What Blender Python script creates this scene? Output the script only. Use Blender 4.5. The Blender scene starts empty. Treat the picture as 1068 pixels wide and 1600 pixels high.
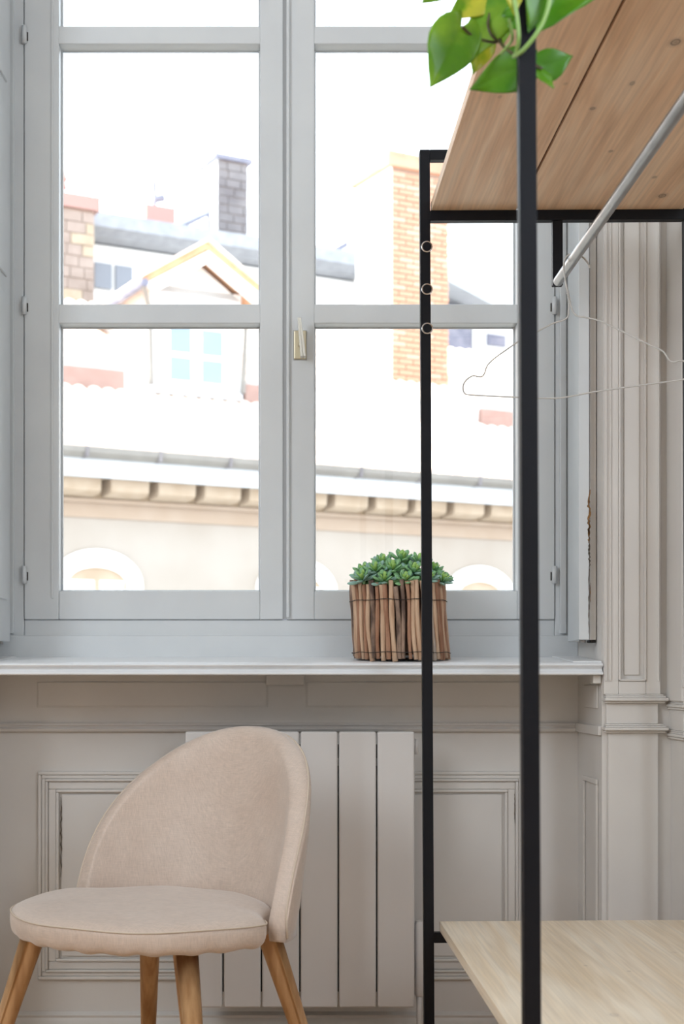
import bpy, bmesh, math, random
from mathutils import Vector, Matrix
R = math.radians
random.seed(7)

# ------------------------------------------------------------------ camera, sky, sun, lamps, exposure
FPX = 2222.0                      # focal length in pixels of the 1068 x 1600 frame
EYE = 0.83
scene = bpy.context.scene
cam_data = bpy.data.cameras.new('camera'); cam = bpy.data.objects.new('camera', cam_data)
scene.collection.objects.link(cam); scene.camera = cam
cam.location = (0, 0, EYE); cam.rotation_euler = (R(90), 0, 0)
cam_data.sensor_fit = 'VERTICAL'; cam_data.sensor_height = 36; cam_data.lens = FPX / 1600 * 36
cam_data.shift_x = (534 - 436) / 1600; cam_data.shift_y = (1062 - 800) / 1600
cam_data.clip_start = 0.05; cam_data.clip_end = 200
cam_data.dof.use_dof = True; cam_data.dof.focus_distance = 2.85; cam_data.dof.aperture_fstop = 5.6

world = bpy.data.worlds.new('sky'); scene.world = world; world.use_nodes = True
wn = world.node_tree.nodes; wl = world.node_tree.links
for n in list(wn): wn.remove(n)
w_out = wn.new('ShaderNodeOutputWorld'); w_bg = wn.new('ShaderNodeBackground')
w_tc = wn.new('ShaderNodeTexCoord'); w_sep = wn.new('ShaderNodeSeparateXYZ'); w_ramp = wn.new('ShaderNodeValToRGB')
wl.new(w_tc.outputs['Generated'], w_sep.inputs[0]); wl.new(w_sep.outputs['Z'], w_ramp.inputs[0])
w_ramp.color_ramp.elements[0].position = 0.0; w_ramp.color_ramp.elements[0].color = (0.92, 0.95, 1.0, 1)
w_ramp.color_ramp.elements[1].position = 0.9; w_ramp.color_ramp.elements[1].color = (0.70, 0.84, 1.0, 1)
wl.new(w_ramp.outputs[0], w_bg.inputs[0]); w_bg.inputs[1].default_value = 4.3
wl.new(w_bg.outputs[0], w_out.inputs[0])

sun = bpy.data.lights.new('sun', 'SUN'); sun.energy = 13; sun.angle = R(1); sun.color = (1, 0.95, 0.86)
sun_o = bpy.data.objects.new('sun', sun); scene.collection.objects.link(sun_o)
sun_o.rotation_euler = Vector((-0.80, -0.12, 0.60)).to_track_quat('Z', 'Y').to_euler()

def area(name, loc, aim, sx, sy, power, col):
    l = bpy.data.lights.new(name, 'AREA'); l.shape = 'RECTANGLE'; l.size = sx; l.size_y = sy; l.energy = power; l.color = col
    o = bpy.data.objects.new(name, l); scene.collection.objects.link(o); o.location = loc
    o.rotation_euler = (Vector(loc) - Vector(aim)).to_track_quat('Z', 'Y').to_euler(); return o
area('left_fill_light', (-2.17, 0.5, 2.0), (0.0, 0.5, 1.7), 1.6, 1.9, 100, (0.86, 0.93, 1.0))  # unseen area light added at the left wall as cool fill
area('right_fill_light', (1.32, 0.45, 1.7), (0.0, 0.45, 1.5), 1.1, 1.7, 58, (0.78, 0.89, 1.0))  # unseen fill light added at the right wall, no window modelled there

vs = scene.view_settings
vs.view_transform = 'Standard'; vs.look = 'None'; vs.exposure = 0.0; vs.gamma = 1.0; vs.use_curve_mapping = False

# ------------------------------------------------------------------ helpers
COL = scene.collection
def lin(r, g, b):
    f = lambda c: (c / 255 / 12.92) if c / 255 <= 0.04045 else ((c / 255 + 0.055) / 1.055) ** 2.4
    return (f(r), f(g), f(b), 1)
def wx(px, Y): return (px - 436) / FPX * Y          # picture column -> X on the plane at depth Y
def wz(py, Y): return EYE - (py - 1062) / FPX * Y    # picture row -> Z on the plane at depth Y
def P(px, py, Y): return Vector((wx(px, Y), Y, wz(py, Y)))

def tag(o, label=None, cat=None, group=None, kind=None):
    if label: o['label'] = label
    if cat: o['category'] = cat
    if group: o['group'] = group
    if kind: o['kind'] = kind
    return o
def empty(name, loc=(0, 0, 0), rz=0, parent=None):
    o = bpy.data.objects.new(name, None); COL.objects.link(o); o.location = loc; o.rotation_euler = (0, 0, rz)
    o.empty_display_size = 0.1; o.parent = parent; return o

class MB:
    def __init__(s): s.v = []; s.f = []; s.m = []; s.cur = 0
    def add(s, vs_, fs):
        k = len(s.v); s.v += [tuple(v) for v in vs_]; s.f += [tuple(i + k for i in f) for f in fs]; s.m += [s.cur] * len(fs); return s
    def box(s, x0, x1, y0, y1, z0, z1):
        return s.add([(x0,y0,z0),(x1,y0,z0),(x1,y1,z0),(x0,y1,z0),(x0,y0,z1),(x1,y0,z1),(x1,y1,z1),(x0,y1,z1)],
                     [(0,3,2,1),(4,5,6,7),(0,1,5,4),(1,2,6,5),(2,3,7,6),(3,0,4,7)])
    def hexa(s, p): return s.add(p, [(0,3,2,1),(4,5,6,7),(0,1,5,4),(1,2,6,5),(2,3,7,6),(3,0,4,7)])
    def prism_x(s, prof, x0, x1):            # prof: (y,z) points, extruded along X
        n = len(prof); a = [(x0, y, z) for y, z in prof]; b = [(x1, y, z) for y, z in prof]
        return s.add(a + b, [tuple(range(n)), tuple(range(2*n-1, n-1, -1))] + [(i, n+i, n+(i+1) % n, (i+1) % n) for i in range(n)])
    def prism_y(s, prof, y0, y1):            # prof: (x,z) points
        n = len(prof); a = [(x, y0, z) for x, z in prof]; b = [(x, y1, z) for x, z in prof]
        return s.add(a + b, [tuple(range(n)), tuple(range(2*n-1, n-1, -1))] + [(i, n+i, n+(i+1) % n, (i+1) % n) for i in range(n)])
    def prism_z(s, prof, z0, z1):
        n = len(prof); a = [(x, y, z0) for x, y in prof]; b = [(x, y, z1) for x, y in prof]
        return s.add(a + b, [tuple(range(n-1, -1, -1)), tuple(range(n, 2*n))] + [(i, (i+1) % n, n+(i+1) % n, n+i) for i in range(n)])
    def tube(s, pts, rad, n=10, cap=True):
        pts = [Vector(p) for p in pts]; rs = rad if isinstance(rad, (list, tuple)) else [rad] * len(pts)
        vs_ = []; up = None
        for i, p in enumerate(pts):
            t = (pts[min(i+1, len(pts)-1)] - pts[max(i-1, 0)]).normalized()
            if up is None:
                up = Vector((0, 0, 1)) if abs(t.z) < 0.9 else Vector((1, 0, 0))
            a = (up - t * up.dot(t)).normalized(); b = t.cross(a); up = a
            for k in range(n):
                q = 2 * math.pi * k / n
                vs_.append(p + (a * math.cos(q) + b * math.sin(q)) * rs[i])
        fs = [(i*n+k, i*n+(k+1) % n, (i+1)*n+(k+1) % n, (i+1)*n+k) for i in range(len(pts)-1) for k in range(n)]
        if cap: fs += [tuple(range(n-1, -1, -1)), tuple(range((len(pts)-1)*n, len(pts)*n))]
        return s.add(vs_, fs)
    def lathe(s, prof, c=(0, 0, 0), n=32):   # prof (r,z)
        vs_ = [(c[0]+r*math.cos(2*math.pi*k/n), c[1]+r*math.sin(2*math.pi*k/n), c[2]+z) for r, z in prof for k in range(n)]
        m = len(prof)
        fs = [(i*n+k, i*n+(k+1) % n, (i+1)*n+(k+1) % n, (i+1)*n+k) for i in range(m-1) for k in range(n)]
        fs += [tuple(range(n-1, -1, -1)), tuple(range((m-1)*n, m*n))]
        return s.add(vs_, fs)
    def ring(s, x0, x1, z0, z1, w, yf, yb):  # rectangular moulding frame facing -Y
        s.box(x0, x1, yf, yb, z1-w, z1); s.box(x0, x1, yf, yb, z0, z0+w)
        s.box(x0, x0+w, yf, yb, z0+w, z1-w); return s.box(x1-w, x1, yf, yb, z0+w, z1-w)
    def mesh(s, name, mats):
        me = bpy.data.meshes.new(name); me.from_pydata(s.v, [], s.f)
        for m in (mats if isinstance(mats, (list, tuple)) else [mats]): me.materials.append(m)
        if any(s.m): me.polygons.foreach_set('material_index', s.m)
        bm = bmesh.new(); bm.from_mesh(me); bmesh.ops.recalc_face_normals(bm, faces=bm.faces); bm.to_mesh(me); bm.free()
        me.update(); return me
    def build(s, name, mats, parent=None, smooth=False, bevel=0, seg=2, subsurf=0):
        me = s.mesh(name, mats); return link(name, me, parent, smooth, bevel, seg, subsurf)
def link(name, me, parent=None, smooth=False, bevel=0, seg=2, subsurf=0):
    o = bpy.data.objects.new(name, me); COL.objects.link(o); o.parent = parent
    if smooth or bevel: me.polygons.foreach_set('use_smooth', [True] * len(me.polygons))
    if bevel:
        b = o.modifiers.new('bevel', 'BEVEL'); b.width = bevel; b.segments = seg; b.limit_method = 'ANGLE'; b.harden_normals = True
    if subsurf:
        b = o.modifiers.new('subsurf', 'SUBSURF'); b.levels = subsurf; b.render_levels = subsurf
    return o
def smooth_path(pts, k=6):
    pts = [Vector(p) for p in pts]; out = []
    for i in range(len(pts)-1):
        p0 = pts[max(i-1, 0)]; p1 = pts[i]; p2 = pts[i+1]; p3 = pts[min(i+2, len(pts)-1)]
        for j in range(k):
            t = j / k
            out.append(0.5*((2*p1)+(p2-p0)*t+(2*p0-5*p1+4*p2-p3)*t*t+(3*p1-p0-3*p2+p3)*t**3))
    return out + [pts[-1]]

def mat(name, c1, c2=None, rough=0.5, metal=0.0, scale=8.0, bump=0.0, bscale=60.0, stretch=(1, 1, 1), spec=0.5, detail=4, lo=0.35, hi=0.65):
    m = bpy.data.materials.new(name); m.use_nodes = True; nt = m.node_tree; b = nt.nodes['Principled BSDF']
    b.inputs['Roughness'].default_value = rough; b.inputs['Metallic'].default_value = metal; b.inputs['Specular IOR Level'].default_value = spec
    tc = nt.nodes.new('ShaderNodeTexCoord'); mp = nt.nodes.new('ShaderNodeMapping'); mp.inputs['Scale'].default_value = stretch
    nt.links.new(tc.outputs['Object'], mp.inputs[0])
    no = nt.nodes.new('ShaderNodeTexNoise'); no.inputs['Scale'].default_value = scale; no.inputs['Detail'].default_value = detail
    nt.links.new(mp.outputs[0], no.inputs['Vector'])
    rp = nt.nodes.new('ShaderNodeValToRGB'); rp.color_ramp.elements[0].position = lo; rp.color_ramp.elements[1].position = hi
    rp.color_ramp.elements[0].color = c1; rp.color_ramp.elements[1].color = c2 or c1
    nt.links.new(no.outputs['Fac'], rp.inputs[0]); nt.links.new(rp.outputs[0], b.inputs['Base Color'])
    if bump:
        nb = nt.nodes.new('ShaderNodeTexNoise'); nb.inputs['Scale'].default_value = bscale; nb.inputs['Detail'].default_value = 3
        nt.links.new(mp.outputs[0], nb.inputs['Vector'])
        bp = nt.nodes.new('ShaderNodeBump'); bp.inputs['Strength'].default_value = bump; bp.inputs['Distance'].default_value = 0.002
        nt.links.new(nb.outputs['Fac'], bp.inputs['Height']); nt.links.new(bp.outputs[0], b.inputs['Normal'])
    return m

def fabric_mat():
    m = mat('beige_linen', lin(202, 182, 167), lin(209, 191, 177), rough=0.5, scale=9, spec=0.5)
    nt = m.node_tree; b = nt.nodes['Principled BSDF']; rp = [n for n in nt.nodes if n.type == 'VALTORGB'][0]
    tc = nt.nodes.new('ShaderNodeTexCoord'); hs = []
    for st in ((900, 60, 60), (60, 60, 900), (60, 900, 60)):
        mp = nt.nodes.new('ShaderNodeMapping'); mp.inputs['Scale'].default_value = st; nt.links.new(tc.outputs['Object'], mp.inputs[0])
        n = nt.nodes.new('ShaderNodeTexNoise'); n.inputs['Scale'].default_value = 1.0; n.inputs['Detail'].default_value = 2
        nt.links.new(mp.outputs[0], n.inputs['Vector']); hs.append(n.outputs['Fac'])
    a = nt.nodes.new('ShaderNodeMath'); a.operation = 'ADD'; nt.links.new(hs[0], a.inputs[0]); nt.links.new(hs[1], a.inputs[1])
    a2 = nt.nodes.new('ShaderNodeMath'); a2.operation = 'ADD'; nt.links.new(a.outputs[0], a2.inputs[0]); nt.links.new(hs[2], a2.inputs[1])
    mr = nt.nodes.new('ShaderNodeMapRange'); mr.inputs[1].default_value = 1.1; mr.inputs[2].default_value = 1.9; mr.inputs[3].default_value = 0.86; mr.inputs[4].default_value = 1.08
    nt.links.new(a2.outputs[0], mr.inputs[0])
    mx = nt.nodes.new('ShaderNodeVectorMath'); mx.operation = 'SCALE'; nt.links.new(rp.outputs[0], mx.inputs[0]); nt.links.new(mr.outputs[0], mx.inputs['Scale'])
    nt.links.new(mx.outputs[0], b.inputs['Base Color'])
    bp = nt.nodes.new('ShaderNodeBump'); bp.inputs['Strength'].default_value = 0.25; bp.inputs['Distance'].default_value = 0.0008
    nt.links.new(a2.outputs[0], bp.inputs['Height']); nt.links.new(bp.outputs[0], b.inputs['Normal'])
    b.inputs['Sheen Weight'].default_value = 0.5; b.inputs['Sheen Roughness'].default_value = 0.4
    return m

def wood_mat(name, base, dark, light, knots=(), rough=0.5, grain=1.0, kcol=(60, 45, 40)):
    """pale board, grain along Y; knots = (x, y, radius, stretch, strength) in object space"""
    m = bpy.data.materials.new(name); m.use_nodes = True; nt = m.node_tree; N = nt.nodes.new; L = nt.links.new
    b = nt.nodes['Principled BSDF']; b.inputs['Roughness'].default_value = rough; b.inputs['Specular IOR Level'].default_value = 0.4
    tc = N('ShaderNodeTexCoord')
    def noise(st, sc, det, dist=0.0):
        mp = N('ShaderNodeMapping'); mp.inputs['Scale'].default_value = st; L(tc.outputs['Object'], mp.inputs[0])
        n = N('ShaderNodeTexNoise'); n.inputs['Scale'].default_value = sc; n.inputs['Detail'].default_value = det; n.inputs['Distortion'].default_value = dist
        L(mp.outputs[0], n.inputs['Vector']); return n.outputs['Fac']
    g1 = noise((14, 1.1, 14), 1.6, 4, 1.2); g2 = noise((120, 3.0, 120), 1.5, 3, 0.3)
    r1 = N('ShaderNodeValToRGB'); r1.color_ramp.elements[0].position = 0.32; r1.color_ramp.elements[1].position = 0.68
    r1.color_ramp.elements[0].color = dark; r1.color_ramp.elements[1].color = light
    e = r1.color_ramp.elements.new(0.5); e.color = base
    L(g1, r1.inputs[0])
    mr = N('ShaderNodeMapRange'); mr.inputs[1].default_value = 0.3; mr.inputs[2].default_value = 0.7; mr.inputs[3].default_value = 1 - 0.12*grain; mr.inputs[4].default_value = 1 + 0.08*grain
    L(g2, mr.inputs[0])
    sc = N('ShaderNodeVectorMath'); sc.operation = 'SCALE'; L(r1.outputs[0], sc.inputs[0]); L(mr.outputs[0], sc.inputs['Scale'])
    cur = sc.outputs[0]
    for (kx, ky, kr, st, stg) in knots:
        sb = N('ShaderNodeVectorMath'); sb.operation = 'SUBTRACT'; L(tc.outputs['Object'], sb.inputs[0]); sb.inputs[1].default_value = (kx, ky, 0)
        ml = N('ShaderNodeVectorMath'); ml.operation = 'MULTIPLY'; L(sb.outputs[0], ml.inputs[0]); ml.inputs[1].default_value = (1/kr, 1/(kr*st), 0)
        ln = N('ShaderNodeVectorMath'); ln.operation = 'LENGTH'; L(ml.outputs[0], ln.inputs[0])
        rr = N('ShaderNodeValToRGB'); E_ = rr.color_ramp.elements
        E_[0].position = 0.0; E_[0].color = (stg*.75,)*3+(1,); E_[1].position = 1.0; E_[1].color = (0, 0, 0, 1)
        for p_, v_ in ((0.30, stg*.45), (0.42, stg), (0.56, stg*.25)):
            e = E_.new(p_); e.color = (v_,)*3+(1,)
        L(ln.outputs['Value'], rr.inputs[0])
        mx = N('ShaderNodeMix'); mx.data_type = 'RGBA'; L(rr.outputs[0], mx.inputs['Factor']); L(cur, mx.inputs['A']); mx.inputs['B'].default_value = lin(*kcol)
        cur = mx.outputs['Result']
    L(cur, b.inputs['Base Color'])
    bp = N('ShaderNodeBump'); bp.inputs['Strength'].default_value = 0.15; bp.inputs['Distance'].default_value = 0.001
    L(g2, bp.inputs['Height']); L(bp.outputs[0], b.inputs['Normal'])
    return m

def glass_mat():
    m = bpy.data.materials.new('window_glass'); m.use_nodes = True; nt = m.node_tree
    for n in list(nt.nodes): nt.nodes.remove(n)
    o = nt.nodes.new('ShaderNodeOutputMaterial'); t = nt.nodes.new('ShaderNodeBsdfTransparent'); g = nt.nodes.new('ShaderNodeBsdfGlossy')
    g.inputs['Roughness'].default_value = 0.02; t.inputs[0].default_value = (0.97, 0.985, 0.98, 1)
    f = nt.nodes.new('ShaderNodeFresnel'); f.inputs[0].default_value = 1.45; mx = nt.nodes.new('ShaderNodeMixShader')
    nt.links.new(f.outputs[0], mx.inputs[0]); nt.links.new(t.outputs[0], mx.inputs[1]); nt.links.new(g.outputs[0], mx.inputs[2]); nt.links.new(mx.outputs[0], o.inputs[0])
    return m

def leaf_mat(name, c1, c2, rough=0.35, scale=40, trans=0.35):
    m = mat(name, c1, c2, rough=rough, scale=scale, spec=0.5)
    nt = m.node_tree; b = nt.nodes['Principled BSDF']; rp = [n for n in nt.nodes if n.type == 'VALTORGB'][0]
    out = [n for n in nt.nodes if n.type == 'OUTPUT_MATERIAL'][0]
    tr = nt.nodes.new('ShaderNodeBsdfTranslucent'); nt.links.new(rp.outputs[0], tr.inputs[0])
    mx = nt.nodes.new('ShaderNodeMixShader'); mx.inputs[0].default_value = trans
    nt.links.new(b.outputs[0], mx.inputs[1]); nt.links.new(tr.outputs[0], mx.inputs[2]); nt.links.new(mx.outputs[0], out.inputs[0])
    return m

M = {}
M['paint'] = mat('white_wall_paint', lin(216, 211, 206), lin(223, 219, 214), rough=0.42, scale=3, bump=0.12, bscale=35)
M['frame'] = mat('white_window_paint', lin(210, 214, 217), lin(217, 221, 223), rough=0.38, scale=5, bump=0.10, bscale=50)
M['sill'] = mat('white_gloss_sill_paint', lin(234, 236, 238), lin(240, 242, 244), rough=0.28, scale=6, bump=0.08, bscale=30)
M['radiator'] = mat('white_enamel', lin(220, 216, 213), lin(224, 220, 217), rough=0.3, scale=3)
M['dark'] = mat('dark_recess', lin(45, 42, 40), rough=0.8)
M['gap'] = mat('joint_shadow_paint', lin(176, 178, 180), rough=0.6)
M['peel'] = mat('bare_wood_under_paint', lin(156, 114, 66), lin(104, 78, 54), rough=0.9, scale=120)
M['crack'] = mat('dirt_in_crack', lin(70, 62, 54), lin(110, 98, 84), rough=0.9, scale=150)
M['black'] = mat('black_powder_coat', lin(13, 14, 20), lin(16, 17, 23), rough=0.5, spec=.22, scale=10, bump=0.05, bscale=400)
M['steel'] = mat('brushed_grey_steel', lin(146, 145, 144), lin(158, 157, 156), rough=0.32, metal=0.85, scale=20)
M['chrome'] = mat('chrome', lin(215, 215, 215), rough=0.18, metal=1.0)
M['wire'] = mat('white_coated_wire', lin(190, 188, 184), rough=0.35, scale=10)
M['brass'] = mat('pale_champagne_brass', lin(206, 196, 168), lin(214, 205, 180), rough=0.3, metal=0.7, scale=20)
M['brass_light'] = mat('polished_lever', lin(236, 236, 228), rough=0.25, metal=0.4)
M['glass'] = glass_mat()
M['linen'] = fabric_mat()
M['piping'] = mat('beige_piping', lin(206, 190, 172), rough=0.7)
M['oak'] = mat('oak_leg', lin(176, 130, 86), lin(204, 160, 114), rough=0.42, scale=3.0, stretch=(22, 22, 1.6), bump=0.15, bscale=12)
M['cloth_black'] = mat('black_dust_cloth', lin(28, 25, 24), rough=0.9)
M['floor'] = mat('oak_floor', lin(196, 160, 122), lin(212, 178, 140), rough=0.5, scale=2, stretch=(1, 10, 1))
M['ceil'] = mat('ceiling_paint', lin(232, 230, 226), rough=0.7)
M['stucco'] = mat('cream_stucco', lin(176, 164, 152), lin(186, 176, 166), rough=0.9, scale=1.2, bump=0.3, bscale=10)
M['ochre'] = mat('ochre_frieze', lin(184, 162, 142), lin(190, 170, 152), rough=0.9, scale=3)
M['corbel'] = mat('weathered_corbel', lin(182, 160, 136), lin(196, 176, 154), rough=0.9, scale=5)
M['soffit'] = mat('brown_soffit', lin(176, 152, 124), lin(192, 168, 138), rough=0.9, scale=5)
M['surround'] = mat('white_stone_surround', lin(245, 242, 236), rough=0.8)
M['zinc'] = mat('pale_zinc', lin(205, 208, 212), lin(216, 219, 224), rough=0.5, scale=3)
M['zinc_dark'] = mat('grey_zinc_gutter', lin(138, 132, 126), lin(150, 145, 138), rough=0.55, scale=4)
M['tile'] = mat('pale_clay_tile', lin(238, 210, 190), lin(246, 230, 216), rough=0.9, scale=6)  # pale clay tone with slight random variation
M['tile_red'] = mat('red_clay_and_step_shade', lin(166, 134, 124), lin(178, 146, 136), rough=0.9, scale=5)  # clay of the lower deck, and painted shade on the roof step
M['brick'] = mat('orange_brick', lin(190, 142, 116), lin(202, 158, 132), rough=0.9, scale=4)
M['brick_pale'] = mat('pale_worn_brick', lin(200, 160, 136), lin(206, 170, 148), rough=0.9, scale=4)
M['mortar'] = mat('pale_mortar', lin(192, 166, 148), rough=0.95)
M['stone_grey'] = mat('grey_chimney_stone', lin(108, 102, 104), lin(134, 128, 128), rough=0.95, scale=2)
M['stone_pale'] = mat('pale_rubble_stone', lin(142, 124, 114), lin(170, 152, 142), rough=0.95, scale=2)
M['pink'] = mat('pink_render', lin(208, 180, 170), lin(216, 192, 182), rough=0.9, scale=1.5)
M['white_ren'] = mat('white_render', lin(226, 224, 222), rough=0.9)
M['orange_pot'] = mat('terracotta', lin(172, 134, 126), rough=0.9)
M['win_blue'] = mat('sky_blue_pane', lin(132, 152, 168), lin(144, 164, 178), rough=0.15, scale=1)
M['win_grey'] = mat('dim_pane', lin(150, 150, 158), rough=0.2)
M['win_far'] = mat('far_pane', lin(128, 132, 142), rough=.3)
M['zinc_far'] = mat('far_zinc_cornice', lin(146, 148, 154), lin(160, 162, 168), rough=.6)
M['slate'] = mat('slate_blue_timber', lin(112, 112, 128), lin(140, 138, 150), rough=0.8, scale=4)
M['timber'] = mat('dormer_timber', lin(196, 146, 110), lin(214, 168, 130), rough=0.8, scale=5)

# street materials: base colours scaled down to balance the strong sky
for key in ('stucco', 'ochre', 'corbel', 'soffit', 'zinc_dark', 'zinc_far', 'win_far', 'brick', 'brick_pale', 'mortar', 'stone_grey', 'stone_pale', 'pink', 'orange_pot', 'win_blue', 'slate', 'timber', 'tile_red', 'zinc'):
    for n_ in M[key].node_tree.nodes:
        if n_.type == 'VALTORGB':
            for e_ in n_.color_ramp.elements: e_.color = tuple(c_*(.74 if key in ('stucco', 'ochre', 'corbel', 'soffit', 'zinc', 'zinc_dark', 'mortar', 'tile_red') else .92) for c_ in e_.color[:3]) + (1,)

# ------------------------------------------------------------------ room shell
YN, YF = 3.24, 3.0           # niche back plane / front plane of the window wall
XL, XR = -2.2, 1.35
CEIL = 3.75
def struct(name, mb, m, bevel=0, smooth=False):
    o = mb.build(name, m, None, smooth, bevel); o['kind'] = 'structure'; return o
struct('floor', MB().box(XL-.1, XR+.1, -1.6, 3.6, -0.1, 0), M['floor'])
struct('ceiling', MB().box(XL-.1, XR+.1, -1.6, 3.6, CEIL, CEIL+.1), M['ceil'])
struct('wall_left', MB().box(XL-.1, XL, -1.6, 3.6, 0, CEIL), M['paint'])
struct('wall_right', MB().box(XR, XR+.1, -1.6, 3.6, 0, CEIL), M['paint'])
struct('wall_rear', MB().box(XL-.1, XR+.1, -1.7, -1.6, 0, CEIL), M['paint'])
wb = MB()
wb.box(-.66, .68, YN, 3.6, 0, .84)                 # under the sill
wb.box(.68, XR, 3.0, 3.6, 0, CEIL)                 # right of the window
wb.box(XL, -.66, 3.0, 3.6, 0, CEIL)                # left of the window
wb.box(-.66, .68, 3.0, 3.6, 3.62, CEIL)            # head
wall = struct('wall_back', wb, M['paint'])

# niche panelling (children of the wall)
px = lambda v: wx(v, YN); pz = lambda v: wz(v, YN)
m_ = MB(); z0, z1 = pz(1143), pz(1129)
m_.prism_x([(YN, z1), (YN-.010, z1), (YN-.014, z1-.005), (YN-.008, z1-.009), (YN-.016, z1-.014), (YN-.012, z0), (YN, z0)], -.66, .68)
m_.build('dado_moulding', M['paint'], wall, bevel=.0012)
for a, b in ((60, 416), (480, 830)):
    q = MB(); q.box(px(a), px(b), YN-.004, YN, pz(1103), pz(1066)); q.box(px(a)-.003, px(b)+.003, YN-.0015, YN, pz(1105), pz(1066)); q.build('frieze_panel', M['paint'], wall, bevel=.002)
MB().box(px(415), px(475), YN-.014, YN, pz(1071), pz(1050)).build('sill_block', M['paint'], wall, bevel=.003)
q = MB(); x0, x1, zt, zb = px(60), px(820), pz(1205), pz(1530)
q.ring(x0, x1, zb, zt, .008, YN-.010, YN)
q.ring(x0+.008, x1-.008, zb+.008, zt-.008, .009, YN-.007, YN)
q.ring(x0+.017, x1-.017, zb+.017, zt-.017, .006, YN-.011, YN)
q.ring(x0+.023, x1-.023, zb+.023, zt-.023, .018, YN-.005, YN)
q.ring(x0+.041, x1-.041, zb+.041, zt-.041, .007, YN-.009, YN)
q.build('panel_moulding', M['paint'], wall, bevel=.003, seg=3)
MB().box(x0+.053, x1-.053, YN-.004, YN, zb+.053, zt-.053).build('raised_panel', M['paint'], wall, bevel=.002)
def jag(xc, y, za, zb_, wmax, n=22, seed=1, dy=-.001):
    rnd = random.Random(seed); L_ = []; Rr = []
    for i in range(n+1):
        z = za + (zb_-za)*i/n; w = wmax*(0.25+rnd.random()*.75)*math.sin(math.pi*min(max(i/n, .03), .97))**.4; c = xc+rnd.uniform(-1, 1)*wmax*.35
        L_.append((c-w/2, z)); Rr.append((c+w/2, z))
    v = [(a, y, b) for a, b in L_] + [(a, y, b) for a, b in Rr] + [(a, y+dy, b) for a, b in L_] + [(a, y+dy, b) for a, b in Rr]
    k = n+1; f = []
    for i in range(n):
        f += [(i, i+1, k+i+1, k+i), (2*k+i, 3*k+i, 3*k+i+1, 2*k+i+1), (i, 2*k+i, 2*k+i+1, i+1), (k+i, k+i+1, 3*k+i+1, 3*k+i)]
    return v, f
q = MB(); q.add(*jag(px(96), YN-.0052, pz(1370), pz(1245), .0035, seed=4)); q.build('paint_crack', M['crack'], wall)
q = MB(); q.add(*jag(px(803), YN-.0052, pz(1285), pz(1240), .002, seed=9)); q.build('paint_crack', M['crack'], wall)
# moulding and panels on the right-hand cheek of the niche
q = MB()
q.box(.672, .68, 3.0, YN, z0, z1)
q.build('cheek_moulding', M['paint'], wall, bevel=.002)
def cheek_ring(y0, y1, za, zb_, w, d):
    c = MB()
    c.box(.68-d, .68, y0, y1, zb_-w, zb_); c.box(.68-d, .68, y0, y1, za, za+w)
    c.box(.68-d, .68, y0, y0+w, za+w, zb_-w); c.box(.68-d, .68, y1-w, y1, za+w, zb_-w); return c
cheek_ring(3.03, 3.17, .10, wz(1214, 3.1), .012, .006).build('cheek_panel', M['paint'], wall, bevel=.002)
MB().box(.676, .68, 3.03, 3.16, wz(1106, 3.1), wz(1070, 3.1)).build('cheek_panel', M['paint'], wall, bevel=.002)
q = MB(); q.prism_x([(YN, 0), (YN-.016, 0), (YN-.016, .05), (YN-.010, .062), (YN-.012, .068), (YN, pz(1580))], -.66, .68)
o = struct('baseboard_back', q, M['paint'], bevel=.001)

# pilaster 1 beside the window, pilaster 2 further right
def pilaster(name, x0, x1, yf, yb, rec, bands, full_top=CEIL):
    q = MB(); xa, xb = rec; zb_ = bands[0][1] + .028
    ylow = yf + .004
    q.box(x0+.010, x1-.004, ylow, yb, 0, bands[1][0])                  # plain plinth
    q.box(x0+.006, x1-.004, ylow, yb, bands[1][1], bands[0][0])        # block between the mouldings
    q.box(x0, xa, yf, yb, bands[0][1], full_top); q.box(xb, x1, yf, yb, bands[0][1], full_top)
    q.box(xa, xb, yf, yb, bands[0][1], zb_); q.box(xa, xb, yf+.010, yb, zb_, full_top)
    o = struct(name, q, M['paint'], bevel=.0015)
    for a, b in bands:
        h = b-a; w = MB()
        w.box(x0+.002, x1+.009, yf-.004, yb, a, a+h*.28); w.box(x0-.001, x1+.014, yf-.014, yb, a+h*.28, a+h*.62)
        w.box(x0+.002, x1+.010, yf-.008, yb, a+h*.62, a+h*.82); w.box(x0+.003, x1+.006, yf-.003, yb, a+h*.82, b)
        w.build('moulding_band', M['paint'], o, bevel=.002)
    f = MB(); f.box(xa, xa+.004, yf-.003, yf+.01, zb_, full_top); f.box(xb-.004, xb, yf-.003, yf+.01, zb_, full_top); f.box(xa, xb, yf-.003, yf+.01, zb_, zb_+.004)
    g = .013; f.box(xa+g, xb-g, yf+.006, yf+.012, zb_+g, full_top)
    f.box(x0+.002, x0+.006, yf-.004, yf+.002, zb_, full_top); f.box(x0+.012, x0+.015, yf-.003, yf+.002, zb_, full_top)
    f.box(x1-.006, x1-.003, yf-.003, yf+.002, zb_, full_top)
    f.build('sunk_panel_moulding', M['paint'], o, bevel=.001)
    return o
b1 = [(wz(1099, 2.99), wz(1085, 2.99)), (wz(1145, 2.99), wz(1131, 2.99))]
pilaster('trim_1', .681, .800, 2.985, 3.0, (wx(965, 2.99), wx(1008, 2.99)), b1)
b2 = [(wz(1110, 2.89), wz(1096, 2.89)), (wz(1157, 2.89), wz(1143, 2.89))]
pilaster('trim_2', .816, 1.02, 2.89, 3.0, (.850, .985), b2)

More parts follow.
